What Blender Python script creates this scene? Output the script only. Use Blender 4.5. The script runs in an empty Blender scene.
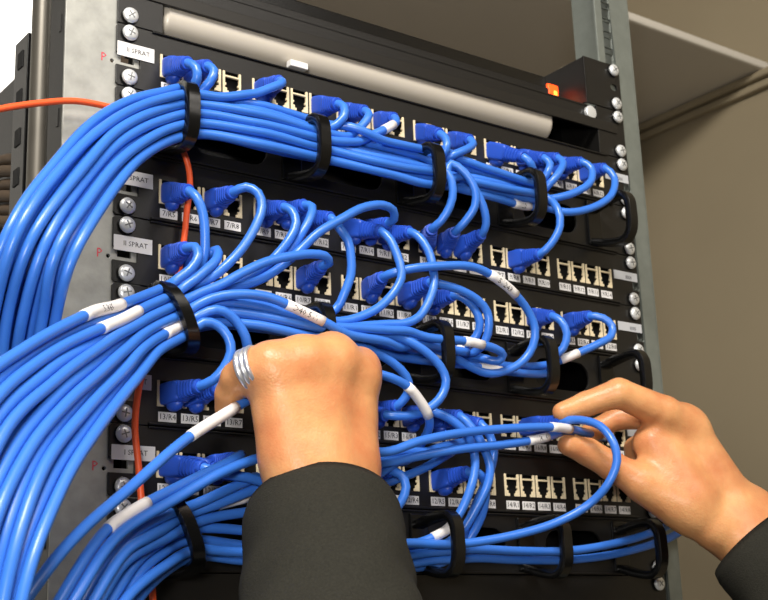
import bpy, bmesh, math, random
import numpy as np
from mathutils import Vector, Matrix, Euler
C = bpy.context.scene.collection
S = bpy.context.scene
random.seed(4)

# ------------------------------------------------------------------ camera, world, light, exposure
Z0 = 1.856                                  # height of the top edge of the uppermost patch panel above the floor
F = 1304.2248
CAM = Vector((-.576265, -.723955, -.405802 + Z0))
EUL = Euler((1.8335423, .0358685, -.6366769), 'XYZ')
cd = bpy.data.cameras.new('camera'); cam = bpy.data.objects.new('camera', cd); C.objects.link(cam)
cam.location = CAM; cam.rotation_euler = EUL
cd.sensor_width = 36.; cd.lens = F / 768 * 36; cd.clip_start = .01; cd.clip_end = 30
cd.dof.use_dof = True; cd.dof.focus_distance = .83; cd.dof.aperture_fstop = 22
S.camera = cam

w = bpy.data.worlds.new('world'); S.world = w; w.use_nodes = True
w.node_tree.nodes['Background'].inputs[0].default_value = (1., .93, .84, 1)
w.node_tree.nodes['Background'].inputs[1].default_value = .07

def area(name, loc, target, sx, sy, power, col):
    l = bpy.data.lights.new(name, 'AREA'); l.shape = 'RECTANGLE'; l.size = sx; l.size_y = sy
    l.energy = power; l.color = col
    o = bpy.data.objects.new(name, l); C.objects.link(o); o.location = loc
    o.rotation_euler = (Vector(target) - Vector(loc)).to_track_quat('-Z', 'Y').to_euler()
    return o
area('ceiling_luminaire_or_fill', (-.75, -.85, 2.72), (-.1, 0, 1.55),   .6, .25, 22, (1., .95, .88))
area('ceiling_luminaire_or_fill', (.15, -1.5, 2.75), (.1, 0, 1.5), 1., .4, 7, (1., .93, .84))
area('ceiling_luminaire_or_fill', (.25, .98, 2.84), (.1, 1.3, 2.25), .3, .15, 5, (1., .97, .92))  # added fill behind wall_back, only there to brighten the white rear wall
area('camera_flash', (-.85, -.98, 1.56), (-.1, 0, 1.5), .16, .16, 5., (1., .96, .9))

S.view_settings.view_transform = 'Standard'; S.view_settings.look = 'None'
S.view_settings.gamma = 1.; S.view_settings.use_curve_mapping = False
S.view_settings.exposure = .62

# ------------------------------------------------------------------ unprojection of measured points
RM = EUL.to_matrix()
def ray(x, y): return RM @ Vector(((x - 384) / F, -(y - 300) / F, -1.))
def P(x, y, d=0.):
    """point seen at (x,y), d millimetres in front of the panel faces"""
    r = ray(x, y); t = (-d / 1000 - CAM.y) / r.y
    return CAM + r * t
def PD(x, y, depth):
    """point seen at (x,y), depth metres along the viewing axis"""
    return CAM + ray(x, y) * depth
def PX(x, y, X):
    r = ray(x, y); t = (X - CAM.x) / r.x
    return CAM + r * t
def mm(x, y, z): return Vector((x / 1000, y / 1000, z / 1000 + Z0))

# ------------------------------------------------------------------ materials
def lin(c): return tuple((v / 255 / 12.92 if v / 255 <= .04045 else ((v / 255 + .055) / 1.055) ** 2.4) for v in c)
def mat(name, rgb, rough=.5, metal=0., bump=0., bscale=300., var=0., vscale=20., spec=.5, sss=0., emit=None, estr=0., coat=0.):
    m = bpy.data.materials.new(name); m.use_nodes = True
    nt = m.node_tree; b = nt.nodes['Principled BSDF']; L = nt.links
    c = lin(rgb)
    b.inputs['Base Color'].default_value = (*c, 1); b.inputs['Roughness'].default_value = rough
    b.inputs['Metallic'].default_value = metal; b.inputs['Specular IOR Level'].default_value = spec
    b.inputs['Coat Weight'].default_value = coat
    if sss:
        b.inputs['Subsurface Weight'].default_value = sss
        b.inputs['Subsurface Radius'].default_value = (1., .35, .2); b.inputs['Subsurface Scale'].default_value = .004
    tc = nt.nodes.new('ShaderNodeTexCoord')
    if var:
        n = nt.nodes.new('ShaderNodeTexNoise'); n.inputs['Scale'].default_value = vscale; n.inputs['Detail'].default_value = 5
        r = nt.nodes.new('ShaderNodeValToRGB')
        r.color_ramp.elements[0].position = .3; r.color_ramp.elements[1].position = .7
        r.color_ramp.elements[0].color = (*[v * (1 - var) for v in c], 1)
        r.color_ramp.elements[1].color = (*[min(1, v * (1 + var)) for v in c], 1)
        L.new(tc.outputs['Object'], n.inputs['Vector']); L.new(n.outputs['Fac'], r.inputs['Fac'])
        L.new(r.outputs['Color'], b.inputs['Base Color'])
    if bump:
        n2 = nt.nodes.new('ShaderNodeTexNoise'); n2.inputs['Scale'].default_value = bscale; n2.inputs['Detail'].default_value = 4
        bp = nt.nodes.new('ShaderNodeBump'); bp.inputs['Strength'].default_value = bump; bp.inputs['Distance'].default_value = .001
        L.new(tc.outputs['Object'], n2.inputs['Vector']); L.new(n2.outputs['Fac'], bp.inputs['Height'])
        L.new(bp.outputs['Normal'], b.inputs['Normal'])
    if emit:
        b.inputs['Emission Color'].default_value = (*lin(emit), 1); b.inputs['Emission Strength'].default_value = estr
    return m
M = dict(
    black=mat('black_powder_coat', (20, 19, 18), .38, bump=.12, bscale=1800),
    blackpl=mat('black_plastic', (11, 11, 11), .24, bump=.03),
    void=mat('socket_black', (5, 5, 5), .8),
    galv=mat('galvanised_steel', (160, 160, 154), .45, .4, var=.14, vscale=90, bump=.08, bscale=400),
    galv2=mat('grey_steel', (128, 134, 128), .42, .45, var=.08, vscale=90),
    dullst=mat('dull_steel', (104, 100, 92), .4, .6),
    darkst=mat('dark_steel', (36, 34, 31), .4, .3),
    screw=mat('zinc_screw', (226, 228, 228), .35, .45),
    cross=mat('screw_recess', (120, 122, 122), .5, .4),
    beige=mat('ivory_jack_plastic', (222, 206, 170), .45),
    white=mat('white_label', (222, 220, 218), .5, var=.03),
    silver=mat('silver_label', (200, 203, 208), .35, .2),
    ink=mat('black_ink', (22, 22, 24), .7),
    red=mat('red_stamp_ink', (205, 70, 84), .8),
    blue=mat('blue_cable_jacket', (56, 116, 212), .32, spec=.5, var=.05, vscale=14, bump=.04, bscale=150),
    boot=mat('blue_boot', (38, 80, 188), .42, spec=.4),
    sleeve=mat('white_wire_marker', (226, 222, 220), .45),
    orange=mat('orange_fibre_jacket', (238, 92, 44), .38),
    diff=mat('lamp_diffuser', (196, 188, 174), .3, spec=.6),
    grey=mat('grey_brown_cable', (74, 62, 50), .5),
    wallm=mat('wall_paint', (152, 139, 113), .8, var=.04, vscale=4, bump=.1, bscale=300),
    ceil=mat('soffit_paint', (206, 200, 188), .7, var=.03, vscale=3),
    white_paint=mat('white_paint', (235, 234, 230), .7),
    brown=mat('dark_brown_panel', (74, 60, 46), .6, var=.1, vscale=8),
    unlit_ceiling=mat('unlit_ceiling_tone', (84, 74, 62), .8),  # the ceiling's lack of light is put into this dark colour
    floorm=mat('grey_floor', (120, 118, 112), .5, var=.1, vscale=6),
    cloth=mat('black_wool', (40, 39, 33), .9, spec=.2, bump=.5, bscale=900, var=.2, vscale=700),
    ringm=mat('silver_ring', (222, 222, 224), .3, .75),
    glow=mat('orange_rocker', (255, 70, 20), .4, emit=(255, 70, 16), estr=1.6),
    glow2=mat('amber_rocker', (255, 150, 60), .4, emit=(255, 150, 50), estr=1.8),
)
def skin():
    m = mat('skin', (226, 164, 116), .38, sss=.18, spec=.4)
    nt = m.node_tree; L = nt.links; b = nt.nodes['Principled BSDF']; tc = nt.nodes['Texture Coordinate']
    n = nt.nodes.new('ShaderNodeTexNoise'); n.inputs['Scale'].default_value = 28; n.inputs['Detail'].default_value = 6; n.inputs['Roughness'].default_value = .6
    r = nt.nodes.new('ShaderNodeValToRGB'); r.color_ramp.elements[0].position = .32; r.color_ramp.elements[1].position = .7
    r.color_ramp.elements[0].color = (*lin((196, 124, 80)), 1); r.color_ramp.elements[1].color = (*lin((220, 162, 108)), 1)
    L.new(tc.outputs['Object'], n.inputs['Vector']); L.new(n.outputs['Fac'], r.inputs['Fac']); L.new(r.outputs['Color'], b.inputs['Base Color'])
    v = nt.nodes.new('ShaderNodeTexVoronoi'); v.inputs['Scale'].default_value = 700
    n3 = nt.nodes.new('ShaderNodeTexNoise'); n3.inputs['Scale'].default_value = 120; n3.inputs['Detail'].default_value = 6
    ad = nt.nodes.new('ShaderNodeMath'); ad.operation = 'MULTIPLY_ADD'; ad.inputs[1].default_value = .25
    L.new(tc.outputs['Object'], v.inputs['Vector']); L.new(tc.outputs['Object'], n3.inputs['Vector'])
    L.new(v.outputs['Distance'], ad.inputs[0]); L.new(n3.outputs['Fac'], ad.inputs[2])
    bp = nt.nodes.new('ShaderNodeBump'); bp.inputs['Strength'].default_value = .35; bp.inputs['Distance'].default_value = .0012
    L.new(ad.outputs[0], bp.inputs['Height']); L.new(bp.outputs['Normal'], b.inputs['Normal'])
    return m
M['skin'] = skin()

# ------------------------------------------------------------------ object helpers
def origin(o):
    v = Vector((0, 0, 0))
    while o is not None: v = v + o.location; o = o.parent
    return v
def link(name, me, parent=None, loc=None):
    """mesh data given in world metres; loc = own origin"""
    o = bpy.data.objects.new(name, me); C.objects.link(o)
    if loc is not None: o.location = loc
    if parent is not None: o.parent = parent; o.location = Vector(o.location) - origin(parent) if loc is not None else -origin(parent)
    return o
def tag(o, label, cat, group=None):
    o['label'] = label; o['category'] = cat
    if group: o['group'] = group
    return o
def thing(name, label, cat, loc, group=None):
    o = bpy.data.objects.new(name, None); C.objects.link(o); o.location = loc; o.empty_display_size = .02
    return tag(o, label, cat, group)
def struct(o): o['kind'] = 'structure'; return o

class MB:
    def __init__(s): s.bm = bmesh.new()
    def box(s, a, b, bev=0., seg=2):
        """box from corner a to corner b (world mm, z from panel top)"""
        a = mm(*a); b = mm(*b); return s.boxw(a, b, bev, seg)
    def boxw(s, a, b, bev=0., seg=2):
        lo = Vector((min(a.x, b.x), min(a.y, b.y), min(a.z, b.z))); hi = Vector((max(a.x, b.x), max(a.y, b.y), max(a.z, b.z)))
        r = bmesh.ops.create_cube(s.bm, size=1.); vs = r['verts']
        for v in vs: v.co = Vector((lo[i] + (v.co[i] + .5) * (hi[i] - lo[i]) for i in range(3)))
        if bev:
            es = list({e for v in vs for e in v.link_edges})
            bmesh.ops.bevel(s.bm, geom=es, offset=bev / 1000, segments=seg, affect='EDGES', profile=.5)
        return s
    def cyl(s, a, b, r, n=24, r2=None, bev=0.):
        a = Vector(a); b = Vector(b); d = b - a
        q = Vector((0, 0, 1)).rotation_difference(d.normalized()).to_matrix().to_4x4()
        r_ = bmesh.ops.create_cone(s.bm, cap_ends=True, segments=n, radius1=r, radius2=r if r2 is None else r2, depth=d.length,
                                   matrix=Matrix.Translation((a + b) / 2) @ q)
        if bev:
            es = [e for e in {e for v in r_['verts'] for e in v.link_edges} if len(e.link_faces) == 2 and any(len(f.verts) > 4 for f in e.link_faces)]
            bmesh.ops.bevel(s.bm, geom=es, offset=bev, segments=3, affect='EDGES', profile=.5)
        return s
    def build(s, name, m, parent=None, loc=None, smooth=False):
        me = bpy.data.meshes.new(name)
        if loc is not None: bmesh.ops.translate(s.bm, verts=s.bm.verts, vec=-Vector(loc))
        bmesh.ops.recalc_face_normals(s.bm, faces=s.bm.faces)
        s.bm.to_mesh(me); s.bm.free(); me.materials.append(m)
        if smooth:
            for p in me.polygons: p.use_smooth = True
            try: me.set_sharp_from_angle(angle=math.radians(40))
            except Exception: pass
        return link(name, me, parent, loc)

def mesh(name, vs, fs, m, parent=None, loc=None, smooth=True):
    me = bpy.data.meshes.new(name)
    off = Vector(loc) if loc is not None else Vector((0, 0, 0))
    me.from_pydata([tuple(Vector(v) - off) for v in vs], [], fs); me.materials.append(m)
    if smooth:
        for p in me.polygons: p.use_smooth = True
    me.update()
    return link(name, me, parent, loc)

def curve_to_mesh(cu, name):
    o = bpy.data.objects.new('tmp', cu); C.objects.link(o)
    dg = bpy.context.evaluated_depsgraph_get(); dg.update()
    me = bpy.data.meshes.new_from_object(o.evaluated_get(dg)); me.name = name
    bpy.data.objects.remove(o); bpy.data.curves.remove(cu)
    return me
def plate_mesh(name, outline, holes, y0, y1, bev=.25):
    """flat plate in the X-Z plane (mm) with holes, from depth y0 (front) to y1"""
    cu = bpy.data.curves.new(name, 'CURVE'); cu.dimensions = '2D'; cu.fill_mode = 'BOTH'
    cu.extrude = (y1 - y0) / 2000 - bev / 1000; cu.bevel_depth = bev / 1000; cu.bevel_resolution = 1; cu.offset = -bev / 1000
    for pts in [outline] + holes:
        sp = cu.splines.new('POLY'); sp.points.add(len(pts) - 1)
        for p, q in zip(sp.points, pts): p.co = (q[0] / 1000, q[1] / 1000, 0, 1)
        sp.use_cyclic_u = True
    me = curve_to_mesh(cu, name)
    me.transform(Matrix.Translation((0, (y0 + y1) / 2000, Z0)) @ Matrix.Rotation(math.pi / 2, 4, 'X'))
    for p in me.polygons: p.use_smooth = False
    return me
def plate(name, outline, holes, y0, y1, m, parent=None, bev=.25):
    me = plate_mesh(name, outline, holes, y0, y1, bev); me.materials.clear(); me.materials.append(m)
    return link(name, me, parent)
def rect(x0, x1, z0, z1): return [(x0, z0), (x1, z0), (x1, z1), (x0, z1)]
def stadium(xc, zc, hl, hr, n=8):
    r = []
    for k in range(n + 1): a = -math.pi / 2 + math.pi * k / n; r.append((xc + hl - hr + hr * math.cos(a), zc + hr * math.sin(a)))
    for k in range(n + 1): a = math.pi / 2 + math.pi * k / n; r.append((xc - hl + hr + hr * math.cos(a), zc + hr * math.sin(a)))
    return r
def circle(xc, zc, r, n=12): return [(xc + r * math.cos(2 * math.pi * k / n), zc + r * math.sin(2 * math.pi * k / n)) for k in range(n)]

def text_mesh(name, s, size, xfit=None):
    cu = bpy.data.curves.new(name, 'FONT'); cu.body = s; cu.size = size; cu.align_x = 'CENTER'; cu.align_y = 'CENTER'; cu.resolution_u = 1
    me = curve_to_mesh(cu, name)
    if xfit and len(me.vertices):
        xs = [v.co.x for v in me.vertices]; wd = max(xs) - min(xs)
        if wd > xfit:
            for v in me.vertices: v.co.x *= xfit / wd
    me.materials.clear(); me.materials.append(M['ink'])
    return me
def wall_text(s, size, xc, zc, y, m, parent, name='lettering', xfit=None, lean=0.):
    me = text_mesh(name, s, size / 1000, xfit / 1000 if xfit else None); me.materials.clear(); me.materials.append(m)
    me.transform(Matrix.Translation(mm(xc, y, zc)) @ Matrix.Rotation(lean, 4, 'Y') @ Matrix.Rotation(math.pi / 2, 4, 'X'))
    return link(name, me, parent)

def cr(pts, step=.0045):
    """centripetal Catmull-Rom through pts, sampled evenly"""
    p = [Vector(q) for q in pts]
    p = [p[0] * 2 - p[1]] + p + [p[-1] * 2 - p[-2]]
    out = []
    for i in range(1, len(p) - 2):
        a, b, c, d = p[i - 1], p[i], p[i + 1], p[i + 2]
        t1 = max(1e-4, (b - a).length ** .5); t2 = t1 + max(1e-4, (c - b).length ** .5); t3 = t2 + max(1e-4, (d - c).length ** .5)
        n = max(2, int((c - b).length / step))
        for k in range(n):
            t = t1 + (t2 - t1) * k / n
            A1 = a * ((t1 - t) / t1) + b * (t / t1); A2 = b * ((t2 - t) / (t2 - t1)) + c * ((t - t1) / (t2 - t1)); A3 = c * ((t3 - t) / (t3 - t2)) + d * ((t - t2) / (t3 - t2))
            B1 = A1 * ((t2 - t) / t2) + A2 * (t / t2); B2 = A2 * ((t3 - t) / (t3 - t1)) + A3 * ((t - t1) / (t3 - t1))
            out.append(B1 * ((t2 - t) / (t2 - t1)) + B2 * ((t - t1) / (t2 - t1)))
    out.append(p[-2]); return out
def frames(pts):
    T = [(pts[min(i + 1, len(pts) - 1)] - pts[max(i - 1, 0)]).normalized() for i in range(len(pts))]
    u = T[0].orthogonal().normalized(); fr = []
    for i, t in enumerate(T):
        if i: u = (T[i - 1].rotation_difference(t) @ u)
        u = (u - t * u.dot(t)).normalized(); fr.append((t, u, t.cross(u)))
    return fr
def tube_data(pts, r, n=14, cap=True):
    fr = frames(pts); vs = []; fs = []
    for i, (p, (t, u, v)) in enumerate(zip(pts, fr)):
        rr = r[i] if hasattr(r, '__len__') else r
        for k in range(n): a = 2 * math.pi * k / n; vs.append(p + (u * math.cos(a) + v * math.sin(a)) * rr)
    for i in range(len(pts) - 1):
        for k in range(n): fs.append((i * n + k, i * n + (k + 1) % n, (i + 1) * n + (k + 1) % n, (i + 1) * n + k))
    if cap: fs.append(tuple(range(n - 1, -1, -1))); fs.append(tuple((len(pts) - 1) * n + k for k in range(n)))
    return vs, fs

# ------------------------------------------------------------------ the room
def room_box(name, a, b, m):
    return struct(MB().boxw(Vector(a), Vector(b)).build(name, m))
XW = 1.0
room_box('floor', (-3.2, -3.2, -.05), (XW + .1, 1.4, 0), M['floorm'])
room_box('wall_right', (XW, -3.2, 0), (XW + .1, 1.4, 2.95), M['wallm'])
room_box('wall_rear', (-3.2, 1.3, 0), (XW + .1, 1.4, 2.95), M['white_paint'])
room_box('wall_back', (.02, .66, 0), (XW, .72, 2.9), M['brown'])
room_box('wall_left', (-3.3, -3.2, 0), (-3.2, 1.4, 2.95), M['white_paint'])
room_box('ceiling', (-3.3, -3.2, 2.9), (XW + .1, 1.4, 2.98), M['unlit_ceiling'])
zs = Z0 + .4215
struct(MB().boxw(Vector((.02, .372, zs)), Vector((XW, .66, zs + .014)), 4).build('trim_1', M['ceil']))          # boxed soffit above the rack
struct(MB().boxw(Vector((XW - .012, -2.5, zs - .026)), Vector((XW, .66, zs - .014)), 3).boxw(Vector((XW - .02, -2.5, zs - .012)), Vector((XW, .66, zs)), 4).build('trim_2', M['wallm']))

# ------------------------------------------------------------------ the rack
rack = thing('equipment_rack', 'open equipment rack with galvanised front rails and black side frame', 'rack', (0, .1, 0))
U = 44.45
def ztop(u): return -(u - 1) * U
HX = 232.55
lh = []
for u in range(-3, 12):
    for off in (6.35, 22.25, 38.1): lh.append(rect(-HX - 4.7, -HX + 4.7, ztop(u) - off - 4.7, ztop(u) - off + 4.7))
zb, zt = -Z0 * 1000, 235
plate('front_rail', rect(-276, -221, zb, zt), lh + [circle(-243.4, ztop(u) - 27.5, 1.3) for u in (1, 4, 7)], 2.2, 4.4, M['galv'], rack, .3)
plate('front_rail', rect(219, 262, zb, zt), [[(-x, z) for x, z in h][::-1] for h in lh] + [circle(243.4, ztop(u) - 27.5, 1.3) for u in (1, 3, 4)], 2.2, 4.4, M['galv2'], rack, .3)
MB().box((261, 2.2, zb), (263.4, 70, zt), .4).build('rail_return', M['galv2'], rack)
slots = []
for k in range(-14, 10): slots.append(stadium(10, 0, 3.5, 1.6))
def side_plate(name, y0, y1, X0, X1, holes, m):
    me = plate_mesh(name, rect(y0, y1, zb, zt), holes, X0, X1, .2)     # built in X-Z, then turned to face -X
    me.transform(Matrix.Translation((0, 0, Z0)) @ Matrix.Rotation(-math.pi / 2, 4, 'Z') @ Matrix.Scale(-1, 4, (1, 0, 0)) @ Matrix.Translation((0, 0, -Z0)))
    for v in me.vertices: v.co.y = abs(v.co.y)
    me.flip_normals()
    me.materials.clear(); me.materials.append(m); return link(name, me, rack)
side = MB()
side.box((-276, 4.4, zb), (-273.5, 27, zt), .4)
for k in range(14):
    z = 60 - 66 * k
    side.box((-276.6, 9, z - 6), (-275.5, 12, z + 6))
side.build('side_flange', M['black'], rack)
pd = [mm(-271, 55, zb), mm(-271, 55, zt)]
MB().cyl(pd[0], pd[1], .0068, 28).build('rounded_post', M['dullst'], rack, smooth=True)
side = MB(); side.box((-270, 26, zb), (-262, 46, zt)); side.build('post_core', M['blackpl'], rack)
hb = MB(); hb.box((-277, 64, zb), (-273, 87, 10), .4); hb.build('perforated_upright', M['blackpl'], rack)
hb = MB()
for k in range(26):
    z = -6 - 28.5 * k
    hb.box((-277.6, 71.5, z - 6), (-276.8, 80.5, z + 6))
hb.build('square_hole', M['void'], rack)
MB().box((-262, 88, zb), (-258, 620, 4), .5).build('side_panel', M['black'], rack)
MB().box((258, 71, zb), (263, 620, 10), .5).build('side_panel', M['black'], rack)
MB().box((-256, 300, zb), (256, 305, 20), .5).build('rear_panel', M['blackpl'], rack)
MB().box((-276, 2, zb), (262, 640, zb + 40), 2).build('base_frame', M['black'], rack)
for u in (1, 4, 7):
    wall_text('P', 8.5, -249.5, ztop(u) - 26.5, 2.0, M['red'], rack, 'stamp', lean=0)['label'] = 'faint red letter P stamped on the rail'

# grey-brown power cables tied along the outside of the side panel
for k in range(6):
    x = -268 - (k % 2) * 3; z = -68 - 9.2 * k
    pts = cr([mm(x, 640, z - 40), mm(x - 4, 320, z - 24), mm(x - 8, 180, z - 4), mm(x - 8, 120, z + 2), mm(x, 96, z - 2), mm(-268, 89, z - 5)], .012)
    vs, fs = tube_data(pts, .0042, 12)
    o = mesh('power_cable', vs, fs, M['grey'], loc=mm(x, 200, z))
    tag(o, ['uppermost', 'second', 'third', 'fourth', 'fifth', 'lowest'][k] + ' of the blurred brown-grey cables at the far left rack side', 'cable', 'brown-grey cables beside the rack')

# ------------------------------------------------------------------ screws
def screw_meshes():
    b = MB(); b.cyl((0, 0, 0), (0, -.0012, 0), .0061, 24, bev=.0004)
    r = 5.6; pts = []
    me1 = None
    vs = []; fs = []; n = 24; prof = [(5.4, 1.2), (5.5, 2.0), (5.0, 2.9), (3.6, 3.6), (1.8, 3.9)]
    for rr, y in prof:
        for k in range(n): a = 2 * math.pi * k / n; vs.append((rr / 1000 * math.cos(a), -y / 1000, rr / 1000 * math.sin(a)))
    for i in range(len(prof) - 1):
        for k in range(n): fs.append((i * n + k, i * n + (k + 1) % n, (i + 1) * n + (k + 1) % n, (i + 1) * n + k))
    fs.append(tuple((len(prof) - 1) * n + k for k in range(n)))
    head = bpy.data.meshes.new('screw'); head.from_pydata(vs, [], fs); head.materials.append(M['screw'])
    for p in head.polygons: p.use_smooth = True
    bmx = bmesh.new(); bmx.from_mesh(head); bmesh.ops.recalc_face_normals(bmx, faces=bmx.faces); bmx.to_mesh(head); bmx.free()
    wm = bpy.data.meshes.new('cup_washer'); b.bm.to_mesh(wm); wm.materials.append(M['blackpl']); b.bm.free()
    c = bmesh.new()
    for sx, sz in ((2.7, .4), (.4, 2.7)):
        q = bmesh.ops.create_cube(c, size=1.)
        for v in q['verts']: v.co = Vector((v.co.x * 2 * sx / 1000, v.co.y * .0008 - .0037, v.co.z * 2 * sz / 1000))
    cm = bpy.data.meshes.new('cross_recess'); c.to_mesh(cm); c.free(); cm.materials.append(M['cross'])
    return head, wm, cm
SCREW = screw_meshes()
def screw(x, z, y, parent):
    loc = mm(x, y, z)
    o = link('screw', SCREW[0], parent, loc); o.rotation_euler = (0, random.uniform(0, 1.5), 0)
    for me, nm in ((SCREW[1], 'cup_washer'), (SCREW[2], 'cross_recess')):
        c = bpy.data.objects.new(nm, me); C.objects.link(c); c.parent = o
def ear_screws(u, parent, y=-.2):
    for sx in (-1, 1):
        for off in (6.35, 38.1): screw(sx * HX, ztop(u) - off, y, parent)

# ------------------------------------------------------------------ patch panels
def jack_mesh():
    b = bmesh.new()
    def bx(x0, x1, z0, z1, y0=-.9, y1=.8):
        q = bmesh.ops.create_cube(b, size=1.)
        for v in q['verts']: v.co = Vector(((x0 + (v.co.x + .5) * (x1 - x0)) / 1000, (y0 + (v.co.y + .5) * (y1 - y0)) / 1000, (z0 + (v.co.z + .5) * (z1 - z0)) / 1000))
        bmesh.ops.bevel(b, geom=list({e for v in q['verts'] for e in v.link_edges}), offset=.00018, segments=1, affect='EDGES')
    W = 14.4; H = 16.6
    bx(0, 1.7, -H, 0); bx(W - 1.7, W, -H, 0)                   # side posts
    bx(1.7, W - 1.7, -4.3, -2.9)                               # cross bar
    bx(1.7, 3.2, -H, -12.3); bx(W - 3.2, W - 1.7, -H, -12.3)   # lower shoulders
    bx(3.2, 4.6, -H, -14.4); bx(W - 4.6, W - 3.2, -H, -14.4)
    bx(1.7, 2.6, -10.4, -8.6); bx(W - 2.6, W - 1.7, -10.4, -8.6)
    me = bpy.data.meshes.new('socket'); b.to_mesh(me); b.free(); me.materials.append(M['beige']); return me
JACK = jack_mesh()
def lab_mesh():
    b = bmesh.new(); q = bmesh.ops.create_cube(b, size=1.)
    for v in q['verts']: v.co = Vector((v.co.x * .0125, v.co.y * .0004, v.co.z * .0062))
    me = bpy.data.meshes.new('port_label'); b.to_mesh(me); b.free(); me.materials.append(M['white']); return me
LAB = lab_mesh()
def pxx(g, k): return -210 + 71.3 * g + 15.9 * k
def port(u, g, k): return mm(pxx(g, k) + 7.2, 0, ztop(u) - 24.2)
def ear_outline(u, notch=True):
    t = ztop(u) - .35; b = ztop(u) - U + .35; L = -241.3; R = 241.3
    r = [(L + 1.5, t), (R - 1.5, t), (R, t - 1.5)]
    if notch: r += [(R, t - 20.5), (R - 7, t - 20.5), (R - 7, t - 29.5), (R, t - 29.5)]
    r += [(R, b + 1.5), (R - 1.5, b), (L + 1.5, b), (L, b + 1.5)]
    if notch: r += [(L, t - 29.5), (L + 17, t - 29.5), (L + 17, t - 20.5), (L, t - 20.5)]
    r += [(L, t - 1.5)]
    return r[::-1]
def port_names(u):
    if u == 1: return ['5/R%d' % (i + 1) for i in range(12)] + ['6/R%d' % (i + 1) for i in range(12)]
    if u == 3: return ['7/R%d' % (i + 5) for i in range(10)] + ['9/R%d' % (i + 1) for i in range(14)]
    if u == 4: return ['10/R%d' % (i + 1) for i in range(8)] + ['11/R%d' % (i + 1) for i in range(8)] + ['12/R%d' % (i + 1) for i in range(8)]
    if u == 6: return ['13/R%d' % (i + 4) for i in range(8)] + ['15/R%d' % (i + 1) for i in range(3)] + ['16/R%d' % (i + 1) for i in range(13)]
    return ['12/R%d' % (i + 1) for i in range(12)][4:] + ['12/R%d' % (i + 1) for i in range(8)] + ['14/R%d' % (i + 1) for i in range(8)]
PANEL_LABEL = {1: 'black 24-socket patch panel at the top, directly below the long lamp tube',
               3: 'black patch panel whose socket labels start with 7/R5, below the thick upper cable bundle',
               4: 'black patch panel right above the middle cable bundle and the ringed hand',
               6: 'black patch panel whose socket labels start with 13/R4, behind the two hands',
               7: 'lowest black patch panel, half behind the dark sleeve, below the held cables'}
def patch_panel(u, nm):
    T = ztop(u)
    t = thing('patch_panel', PANEL_LABEL[u], 'patch panel', mm(0, 2, T - U / 2), 'patch panels in the rack')
    holes = []
    for g in range(6):
        for k in range(4):
            x = pxx(g, k); holes.append(rect(x + .9, x + 13.5, T - 31.4, T - 15.4))
    plate('faceplate', ear_outline(u), holes, 0, 2, M['black'], t)
    b = MB(); b.box((-216, -2.2, T - 44), (216, .2, T - 42.4), .5); b.box((-216, -1.6, T - 1.6), (216, .2, T - .4), .5); b.build('edge_lip', M['black'], t)
    MB().box((-214, 8, T - 43), (216, 40, T - 1)).build('jack_housing', M['void'], t)
    names = port_names(u)
    for i in range(24):
        g, k = divmod(i, 4); x = pxx(g, k)
        link('socket', JACK, t, mm(x, 0, T - 15.2))
        l = link('port_label', LAB, t, mm(x + 7.2, -.2, T - 38.2))
        tm = text_mesh('lettering', names[i], .0052, .0108)
        tm.transform(Matrix.Translation((0, -.00035, 0)) @ Matrix.Rotation(math.pi / 2, 4, 'X'))
        o = bpy.data.objects.new('lettering', tm); C.objects.link(o); o.parent = l
    # name labels on the ears
    zc = T - 18.6
    if u == 7: lz, lx0, lx1 = T - 15.2, -240, -211; hgt = 4.6
    elif u == 6: lz, lx0, lx1 = T - 27., -240, -214; hgt = 4.8
    else: lz, lx0, lx1 = T - 18.4, -241, -214.5; hgt = 5.
    if u in (6, 7): lz = T - 17.5
    lb = MB().box((lx0, -.6, lz - hgt), (lx1, -.1, lz + hgt)).build('name_label', M['white'], t)
    wall_text('I SPRAT' if u == 7 else 'II SPRAT', 4.7, (lx0 + lx1) / 2 + 1.5, lz, -.75, M['ink'], lb, 'lettering', 21)
    rb = MB().box((212, -.6, T - 22.5), (240, -.1, T - 15)).build('tape_label', M['silver'], t)
    wall_text('IIIIIII', 4.2, 229, T - 19.8, -.75, M['ink'], rb, 'lettering', 16)
    ear_screws(u, t)
    return t
for u, nm in ((1, 'II'), (3, 'II'), (4, 'II'), (6, 'I'), (7, 'I')): patch_panel(u, nm)

# ------------------------------------------------------------------ cable managers with rings
def strap(path, X, width, th, name, m, parent):
    """closed-section strap swept along path (list of (y,z) world metres) in the plane X=const"""
    pts = cr([Vector((X, *q)) if len(q) == 2 else Vector(q) for q in path], .003); vs = []; fs = []
    w2 = width / 2000; t2 = th / 2000
    sec = [(w2, t2 * .45), (w2 * .78, t2), (-w2 * .78, t2), (-w2, t2 * .45), (-w2, -t2 * .45), (-w2 * .78, -t2), (w2 * .78, -t2), (w2, -t2 * .45)]
    n = len(sec); ax = Vector((1, 0, 0))
    for i, p in enumerate(pts):
        t = (pts[min(i + 1, len(pts) - 1)] - pts[max(i - 1, 0)]).normalized(); nn = t.cross(ax)
        for a, b in sec: vs.append(p + ax * a + nn * b)
    for i in range(len(pts) - 1):
        for k in range(n): fs.append((i * n + k, i * n + (k + 1) % n, (i + 1) * n + (k + 1) % n, (i + 1) * n + k))
    fs.append(tuple(range(n - 1, -1, -1))); fs.append(tuple((len(pts) - 1) * n + k for k in range(n)))
    o = mesh(name, vs, fs, m, parent)
    bm = bmesh.new(); bm.from_mesh(o.data); bmesh.ops.recalc_face_normals(bm, faces=bm.faces); bm.to_mesh(o.data); bm.free()
    try: o.data.set_sharp_from_angle(angle=math.radians(35))
    except Exception: pass
    return o
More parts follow.
